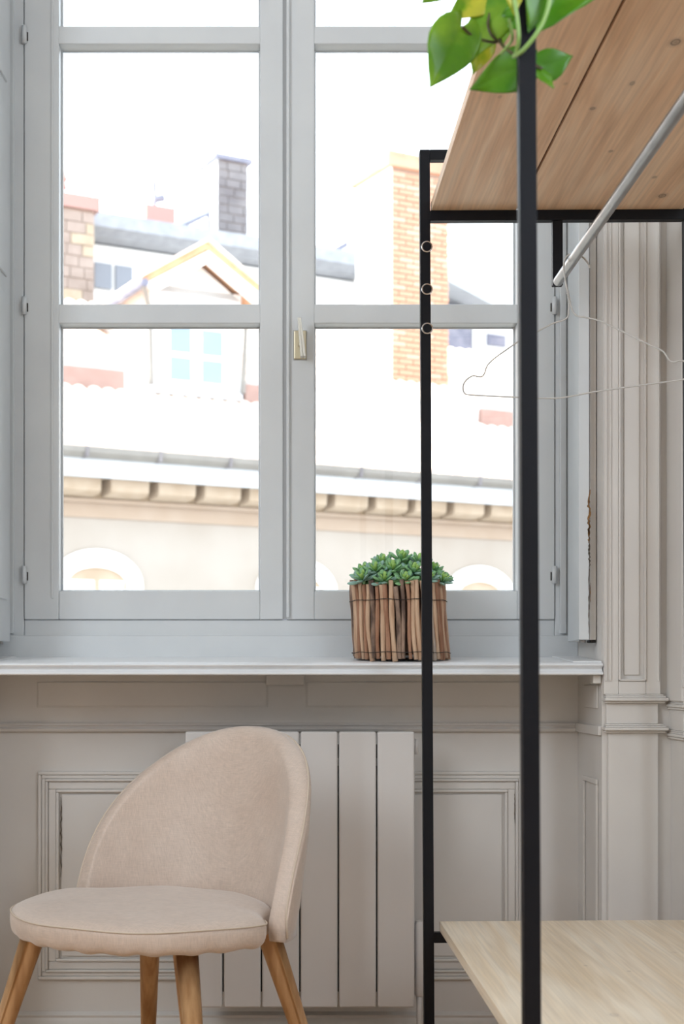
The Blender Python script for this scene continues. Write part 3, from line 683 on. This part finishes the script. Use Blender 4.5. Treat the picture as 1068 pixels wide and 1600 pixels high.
leaf((845, 112), (866, 136), 26, 1.71, LG, .5)
leaf((812, 22), (934, -16), 74, 1.705, LD, .35)
leaf((705, -34), (659, 3), 44, 1.75, LG, .1)
leaf((797, -20), (789, 66), 48, 1.80, LG, .2)
leaf((852, -30), (828, 48), 50, 1.638, LD, .2)
leaf((800, -40), (806, 22), 40, 1.632, LY, .2)
pp(MB().tube(smooth_path([P(858, -40, 1.64), P(858, 0, 1.632), P(850, 30, 1.632), P(836, 55, 1.632), P(815, 80, 1.64), P(802, 88, 1.66)]), .0026, 8), 'vine', VL, smooth=True)
pp(MB().tube(smooth_path([P(796, -40, 1.64), P(803, 0, 1.634), P(808, 30, 1.632), P(810, 60, 1.634), P(806, 84, 1.65)]), .0024, 8), 'vine', VL, smooth=True)
pp(MB().tube(smooth_path([P(795, 30, 1.64), P(800, 60, 1.66), P(790, 75, 1.69), P(782, 84, 1.70)]), .0018, 8), 'vine', VL, smooth=True)
pp(MB().tube(smooth_path([P(793, -10, 1.76), P(788, 30, 1.76), P(780, 62, 1.75), P(800, 84, 1.70), P(826, 96, 1.715), P(846, 108, 1.712)]), .0020, 8), 'vine', VD, smooth=True)
pp(MB().tube(smooth_path([P(722, 42, 1.72), P(740, 58, 1.73), P(770, 66, 1.745), P(782, 62, 1.75)]), .0018, 8), 'vine', VD, smooth=True)
pp(MB().tube(smooth_path([P(768, 6, 1.76), P(762, 35, 1.755), P(766, 52, 1.75), P(778, 66, 1.75)]), .0018, 8), 'vine', VD, smooth=True)
for X_, Y_, top in ((.30, 1.66, -40), (.297, 1.635, -40)):
    pp(MB().tube(smooth_path([(.36, 1.88, 1.885), (.33, 1.80, 1.90), (.285, 1.72, 1.84), (.275, 1.66, 1.76), P(800, -40, Y_)]), .0022, 8), 'vine', VL, smooth=True)

# ------------------------------------------------------------------ houses across the street (own axes: x along the front, y away, z up)
BA = R(27); BO = (-2.16, 14.0, 0)
bld = empty('apartment_building', BO, BA); tag(bld, 'cream building across the street with arched windows and a clay tiled roof', 'building')
def bp(mb, name, m, parent=None, root=bld, **k): return mb.build(name, m, parent or root, **k)
bp(MB().box(-4, 9.5, 0, .3, -3, 2.60), 'facade_wall', M['stucco'])
bp(MB().box(-4, 9.5, -.03, .02, 2.44, 2.60), 'frieze', M['ochre'])
bp(MB().box(-4, 9.5, -.42, .1, 2.795, 2.83), 'soffit', M['soffit'])
bp(MB().box(-4, 9.5, -.10, .2, 2.60, 2.80), 'cornice_back', M['soffit'])
bp(MB().box(-4, 9.5, -.13, .02, 2.58, 2.615), 'cornice_moulding', M['ochre'])
for i in range(26):
    u = -3.6 + i*.50
    bp(MB().prism_x([(.0, 2.625), (-.32, 2.64), (-.37, 2.67), (-.38, 2.795), (.0, 2.795)], u, u+.40), 'corbel', M['corbel'], bevel=.01)
bp(MB().box(-4, 9.5, -.50, -.44, 2.775, 2.955), 'fascia', M['zinc'])
gut = MB()
gut.prism_x([(-.50, 2.95), (-.57, 2.955), (-.62, 2.99), (-.635, 3.04), (-.625, 3.045), (-.605, 3.0), (-.56, 2.97), (-.50, 2.965)], -4, 9.5)
gp = bp(gut, 'gutter', M['zinc_dark'])
for i in range(18):
    u = -3.7+i*.75; bp(MB().box(u, u+.03, -.640, -.50, 2.945, 3.048), 'gutter_bracket', M['stone_grey'], gp)
# arched windows with white surrounds
def arch_win(uc, w=.62, zs=1.78, rise=.17, root=bld):
    n_ = 14
    def arc(hw, r0, z): return [(uc + hw*math.cos(math.pi*(1-k/n_)), z + r0*math.sin(math.pi*k/n_)) for k in range(n_+1)]
    inn = arc(w/2, rise, zs); out = arc(w/2+.17, rise+.18, zs)
    q = MB()
    for k in range(n_):
        p = [inn[k], inn[k+1], out[k+1], out[k]]
        q.add([(a, -.05, b) for a, b in p] + [(a, .02, b) for a, b in p], [(0,1,2,3),(7,6,5,4),(0,4,5,1),(1,5,6,2),(2,6,7,3),(3,7,4,0)])
    q.box(uc-w/2-.17, uc-w/2, -.05, .02, -.2, zs); q.box(uc+w/2, uc+w/2+.17, -.05, .02, -.2, zs)
    wo = bp(q, 'window_surround', M['surround'], root=root)
    g_ = MB(); g_.prism_y([(uc-w/2, -.2)] + inn + [(uc+w/2, -.2)], -.012, -.002); bp(g_, 'window_reveal', M['corbel'], wo)
    for s_ in (-1, 1):
        a, b = (uc-w/2+.03, uc-.03) if s_ < 0 else (uc+.03, uc+w/2-.03)
        bp(MB().box(a, b, -.022, -.008, -.15, zs+.04), 'window_leaf', M['surround'], wo)
        bp(MB().box(a+.05, b-.05, -.027, -.02, -.1, zs-.06), 'pane', M['win_grey'], wo)
for uc in (.38, 2.62, 4.98, 7.3, -1.9): arch_win(uc)

# roofs: lower slope, small step, upper slope, with clay channel tiles
PIT = .5; E0 = (-.58, 3.07)
bp(MB().prism_x([(E0[0], E0[1]-.05), (1.5, E0[1]+2.08*PIT-.05), (1.5, 2.9), (-.4, 2.9)], -4, 9.5), 'roof_deck', M['tile_red'])
zs1 = E0[1]+2.08*PIT
bp(MB().box(-4, 9.5, 1.45, 1.6, zs1-.2, zs1+.17), 'step_wall', M['white_ren'])  # white colour stands in for sun on this step
for a, b in ((.40, 1.18), (2.66, 3.15), (5.95, 7.5)):
    bp(MB().box(a, b, 1.32, 1.40, zs1-.16, zs1+.13), 'step_wall', M['tile_red'])  # red stretches put the step's shade into their colour
bp(MB().prism_x([(1.38, zs1+.17), (4.1, zs1+.17+2.72*PIT), (4.1, 3.0), (1.5, 3.0)], -4, 9.5), 'roof_deck', M['white_ren'])  # white colour imitates sunlight on the upper deck and its front edge
pitch = math.atan(PIT)
def tile_mesh(L_, w=.085, seg=6):
    q = MB(); vs_ = []
    for y, s_ in ((0, 1.0), (L_, .86)):
        for k in range(seg+1):
            a_ = math.pi*k/seg; vs_.append((w*s_*math.cos(a_), y*math.cos(pitch), y*math.sin(pitch)+w*s_*.75*math.sin(a_)))
    n_ = seg+1; q.add(vs_, [(k, k+1, n_+k+1, n_+k) for k in range(seg)] + [tuple(range(seg+1))]); return q
tme = tile_mesh(.46).mesh('roof_tile', M['tile'])
cols = [-.5+i*.165 for i in range(49)]
rt = random.Random(5)
for r_ in range(6):
    for u in cols:
        t = link('roof_tile', tme, bld); yy = E0[0]-.03+r_*.36; t.location = (u+rt.uniform(-.008, .008), yy, E0[1]-.05+(yy-E0[0])*PIT+.012*1+rt.uniform(0, .008))
rest = MB(); src = tile_mesh(.46, seg=4)
def put(u, y, z):
    rest.add([(a+u, b+y, c+z) for a, b, c in src.v], src.f)
for r_ in range(6):
    for i in range(20): put(-.5-(i+1)*.165, E0[0]-.03+r_*.36, E0[1]-.05+r_*.36*PIT)
    for i in range(10): put(cols[-1]+(i+1)*.165, E0[0]-.03+r_*.36, E0[1]-.05+r_*.36*PIT)
for r_ in range(8):
    for i in range(80):
        put(-3.9+i*.165, 1.36+r_*.36, zs1+.17+r_*.36*PIT)
bp(rest, 'roof_tiles', M['tile'])['kind'] = 'stuff'

# dormer
dv = 1.35; du0, du1 = 1.50, 2.62; dz0, dz1 = 4.02, 5.18; da = 2.06; dap = 5.62
bodyq = MB(); bodyq.box(du0, du1, dv, 4.0, dz0-.1, dz1+.08); bodyq.prism_y([(du0, dz1), (du1, dz1), (da, dap-.06)], dv, 4.2)
bp(bodyq, 'dormer_body', M['white_ren'])
for s_, (ua, za) in ((0, (1.27, 5.22)), (1, (2.84, 5.22))):
    q = MB(); top = (da, dap+.10); th_ = .09
    pr_ = [(ua, za), (top[0], top[1]), (top[0], top[1]-th_), (ua, za-th_)]
    q.prism_y(pr_, 1.05, 3.9); ds = bp(q, 'dormer_roof', M['timber'])
    q = MB(); q.prism_y([(ua, za+.03), (top[0], top[1]+.04), (top[0], top[1]), (ua, za)], 1.0, 3.9); bp(q, 'dormer_tiles', M['tile'], ds)
    q = MB(); k_ = .13 if s_ == 0 else -.13
    q.prism_y([(ua+k_*.3, za-.11+.04), (top[0], top[1]-.11), (top[0], top[1]-.24), (ua+k_*1.4, za-.13)], 1.02, 1.10); bp(q, 'barge_board', M['white_ren'], ds)
    uu = ua + (.03 if s_ == 0 else -.03)
    bp(MB().tube([(uu, 1.0, za-.06), (uu, 3.7, za-.06)], .045, 8), 'dormer_gutter', M['slate'], ds)
    bp(MB().tube([(uu, 1.06, za-.08), (uu+(.16 if s_ == 0 else -.16), 1.28, za-.28), (uu+(.19 if s_ == 0 else -.19), 1.30, dz0+.1)], .03, 8), 'downpipe', M['zinc_dark'], ds)
dw = bp(MB().ring(1.60, 2.52, 4.10, 5.10, .10, dv-.04, dv+.02), 'dormer_window_frame', M['white_ren'])
bp(MB().box(1.52, 2.60, dv-.08, dv, 4.03, 4.10), 'dormer_sill', M['zinc'], dw)
bp(MB().box(1.70, 2.42, dv-.02, dv, 4.18, 5.02), 'dormer_sash', M['surround'], dw)
for a, b in ((1.73, 1.98), (2.12, 2.37)):
    for z0_, z1_ in ((4.20, 4.46), (4.52, 4.80), (4.86, 5.02)):
        bp(MB().box(a, b, dv-.03, dv-.018, z0_, z1_), 'pane', M['win_blue'], dw)

# brick chimney
ch = empty('brick_chimney', BO, BA); tag(ch, 'tall orange brick chimney with a white plastered side, rising from the tiled roof', 'chimney')
cu0, cu1, cv0, cv1, cz0, cz1 = 5.02, 5.92, 2.0, 2.86, 4.1, 7.35
bp(MB().box(cu0+.015, cu1-.005, cv0+.03, cv1, cz0-.3, cz1), 'mortar_core', M['mortar'], root=ch)
bp(MB().box(cu0-.0, cu0+.03, cv0-.005, cv1, cz0-.3, cz1), 'plaster_sunlit_side', M['white_ren'], root=ch)
bme = [MB().box(0, .205, 0, .06, 0, .058).mesh('brick', M['brick']), MB().box(0, .205, 0, .06, 0, .058).mesh('brick', M['brick_pale']),
       MB().box(0, .10, 0, .06, 0, .058).mesh('brick', M['brick']), MB().box(0, .10, 0, .06, 0, .058).mesh('brick', M['brick_pale'])]
rb = random.Random(3); z = cz0+.12; rowi = 0
while z < cz1-.06:
    u = cu0+.03; half = rowi % 2
    while u < cu1-.04:
        if half: k = 2; w_ = .10; half = 0
        elif cu1-u < .205: k = 2; w_ = .10
        else: k = 0; w_ = .205
        if rb.random() < .28: k += 1
        if u + w_ > cu1+.01: break
        b_ = link('brick', bme[k], ch); b_.location = (u, cv0+rb.uniform(0, .008), z); u += w_+.012
    z += .072; rowi += 1
cap = bp(MB().box(cu0-.06, cu1+.06, cv0-.06, cv1+.05, cz1, cz1+.12).box(cu0-.02, cu1+.02, cv0-.02, cv1+.02, cz1+.12, cz1+.20), 'chimney_cap', M['brick'], root=ch)
for i in range(3):
    bp(MB().lathe([(.07, 0), (.07, .13), (.05, .15)], (cu0+.18+i*.27, cv0+.4, cz1+.20), 10), 'chimney_pot', M['orange_pot'], root=ch)
fl = MB()
for i in range(7): fl.add([(a*.9+cu0+.0+i*.14, b*.5+cv0-.22, c*.5+cz0+.0) for a, b, c in src.v], src.f)
bp(fl, 'base_flashing', M['zinc'], root=ch)

# rear house: pink wall, pale zinc cornice
rear = empty('rear_building', BO, BA); tag(rear, 'pink and white rear house with a pale zinc cornice above the tiled roof', 'building')
bp(MB().box(2.2, 8.05, 8, 11, 3, 7.75), 'rear_wall', M['white_ren'], root=rear)
bp(MB().box(2.2, 8.05, 7.97, 8, 6.1, 6.75), 'pink_band', M['pink'], root=rear)
bp(MB().box(2.2, 8.05, 7.9, 8, 6.02, 6.12), 'grey_flashing', M['slate'], root=rear)
bp(MB().prism_x([(8, 7.78), (7.75, 7.80), (7.55, 7.90), (7.55, 8.12), (8.4, 8.16), (8.4, 7.78)], 2.2, 8.05), 'zinc_cornice', M['zinc_far'], root=rear)
bp(MB().box(7.95, 8.05, 7.5, 11, 5.0, 7.78), 'party_wall', M['white_ren'], root=rear)
for a in (3.2, 3.55):
    bp(MB().box(a, a+.28, 7.94, 8.0, 7.05, 7.45), 'window', M['win_far'], root=rear)
# stone chimney at far left
def chimney(label, u0, u1, v0, v1, z0, z1, m, capm, capz, side=None, joints=False):
    c = empty('chimney', BO, BA); tag(c, label, 'chimney')
    bp(MB().box(u0+.02, u1-.02, v0+.02, v1-.02, z0, z1), 'stack_core', M['mortar'], root=c)
    rr_ = random.Random(int(u0*10)); z = z0
    hh_ = .17 if joints else .15
    while z < z1-.05:
        u = u0; off = rr_.uniform(.15, .35)
        while u < u1-.03:
            w_ = min(off if u == u0 else rr_.uniform(.22, .34), u1-u)
            if u1-(u+w_) < .08: w_ = u1-u
            bp(MB().box(u, u+w_-.014, v0-rr_.uniform(0, .012), v0+.06, z, min(z+hh_-.014, z1)), 'stone', m if rr_.random() < .7 else (M['corbel'] if joints else M['stone_grey']), root=c)
            u += w_
        z += hh_
    if side: bp(MB().box(u0-.01, u0+.02, v0, v1, z0, z1), 'plaster_sunlit_side', side, root=c)
    bp(MB().box(u0-.06, u1+.06, v0-.06, v1+.06, z1, z1+capz), 'chimney_cap', capm, root=c)
    return c
c1 = chimney('pale rubble stone chimney at the left edge of the view with a red cap', 1.9, 2.86, 7, 7.7, 6.2, 7.92, M['stone_pale'], M['orange_pot'], .20, joints=True)
bp(MB().lathe([(.06, 0), (.04, .10), (.07, .14), (.03, .26)], (2.46, 7.3, 8.30), 8).box(2.44, 2.48, 7.28, 7.32, 8.1, 8.32), 'chimney_pot', M['orange_pot'], root=c1)
c2 = chimney('small grey chimney with an orange top and a metal cowl', 4.33, 4.72, 8.5, 8.9, 7.9, 8.42, M['stone_grey'], M['orange_pot'], .26)
bp(MB().tube([(4.52, 8.7, 8.68), (4.52, 8.7, 9.15)], .035, 8).tube([(4.50, 8.7, 8.86), (4.68, 8.7, 8.92)], .06, 8), 'metal_cowl', M['slate'], root=c2)
c3 = chimney('tall dark grey stone chimney standing left of the middle of the window', 5.81, 6.40, 9, 9.6, 7.9, 9.86, M['stone_grey'], M['slate'], .08, side=M['white_ren'])  # white left side puts the sun on that face into its colour
for i in range(4): bp(MB().lathe([(.05, 0), (.05, .05), (.03, .09)], (5.9+i*.13, 9.3, 9.94), 8), 'chimney_pot', M['stone_grey'], root=c3)
# small roof hatch and pole between the chimneys
sk = empty('open_skylight', BO, BA); tag(sk, 'small open roof hatch between the two grey chimneys', 'roof hatch')
bp(MB().hexa([(4.78, 8.5, 8.36), (5.42, 8.5, 8.72), (5.42, 9.2, 8.72), (4.78, 9.2, 8.36), (4.78, 8.5, 8.44), (5.42, 8.5, 8.86), (5.42, 9.2, 8.86), (4.78, 9.2, 8.44)]), 'lid', M['zinc'], root=sk)
bp(MB().tube([(5.42, 8.52, 8.84), (5.46, 8.52, 8.0)], .03, 8).tube([(4.85, 8.5, 8.38), (5.42, 8.5, 8.70)], .03, 8), 'prop', M['slate'], root=sk)
sk2 = empty('open_skylight', BO, BA); tag(sk2, 'grey roof hatch propped open beside the brick chimney', 'roof hatch')
bp(MB().hexa([(7.35, 8.2, 8.02), (7.95, 8.2, 8.42), (7.95, 8.9, 8.42), (7.35, 8.9, 8.02), (7.35, 8.2, 8.12), (7.95, 8.2, 8.52), (7.95, 8.9, 8.52), (7.35, 8.9, 8.12)]), 'lid', M['slate'], root=sk2)
bp(MB().box(7.05, 7.95, 8.15, 8.9, 8.1, 8.2), 'base_curb', M['zinc'], root=sk2)
# right-hand house behind the brick chimney
rh = empty('gabled_house', BO, BA); tag(rh, 'white gabled house with a dark timber side seen right of the brick chimney', 'building')
bp(MB().box(10.45, 14.5, 8, 11, 3, 7.35), 'house_wall', M['white_ren'], root=rh)
bp(MB().box(9.75, 10.42, 8.0, 11, 3.5, 7.6), 'timber_wall', M['slate'], root=rh)
bp(MB().prism_y([(9.0, 8.35), (9.6, 8.22), (9.95, 8.0), (11.2, 7.45), (11.2, 7.33), (9.6, 7.85), (9.0, 8.2)], 7.5, 11), 'gable_roof', M['zinc'], root=rh)
bp(MB().box(10.75, 11.15, 7.95, 8, 6.95, 7.15), 'window', M['slate'], root=rh)
bp(MB().box(10.45, 14.5, 7.7, 8, 6.45, 6.62), 'ledge', M['zinc_dark'], root=rh)
bp(MB().prism_x([(6.6, 5.85), (8.0, 6.25), (8.0, 5.9), (6.6, 5.75)], 10.4, 14.5), 'lean_to_roof', M['pink'], root=rh)
# street far below
o = struct('trim_4', MB().box(-30, 40, 3.8, 45, -9.2, -9), mat('street_asphalt', lin(130, 128, 124), lin(150, 148, 142), rough=.9)); o.name = 'ground'
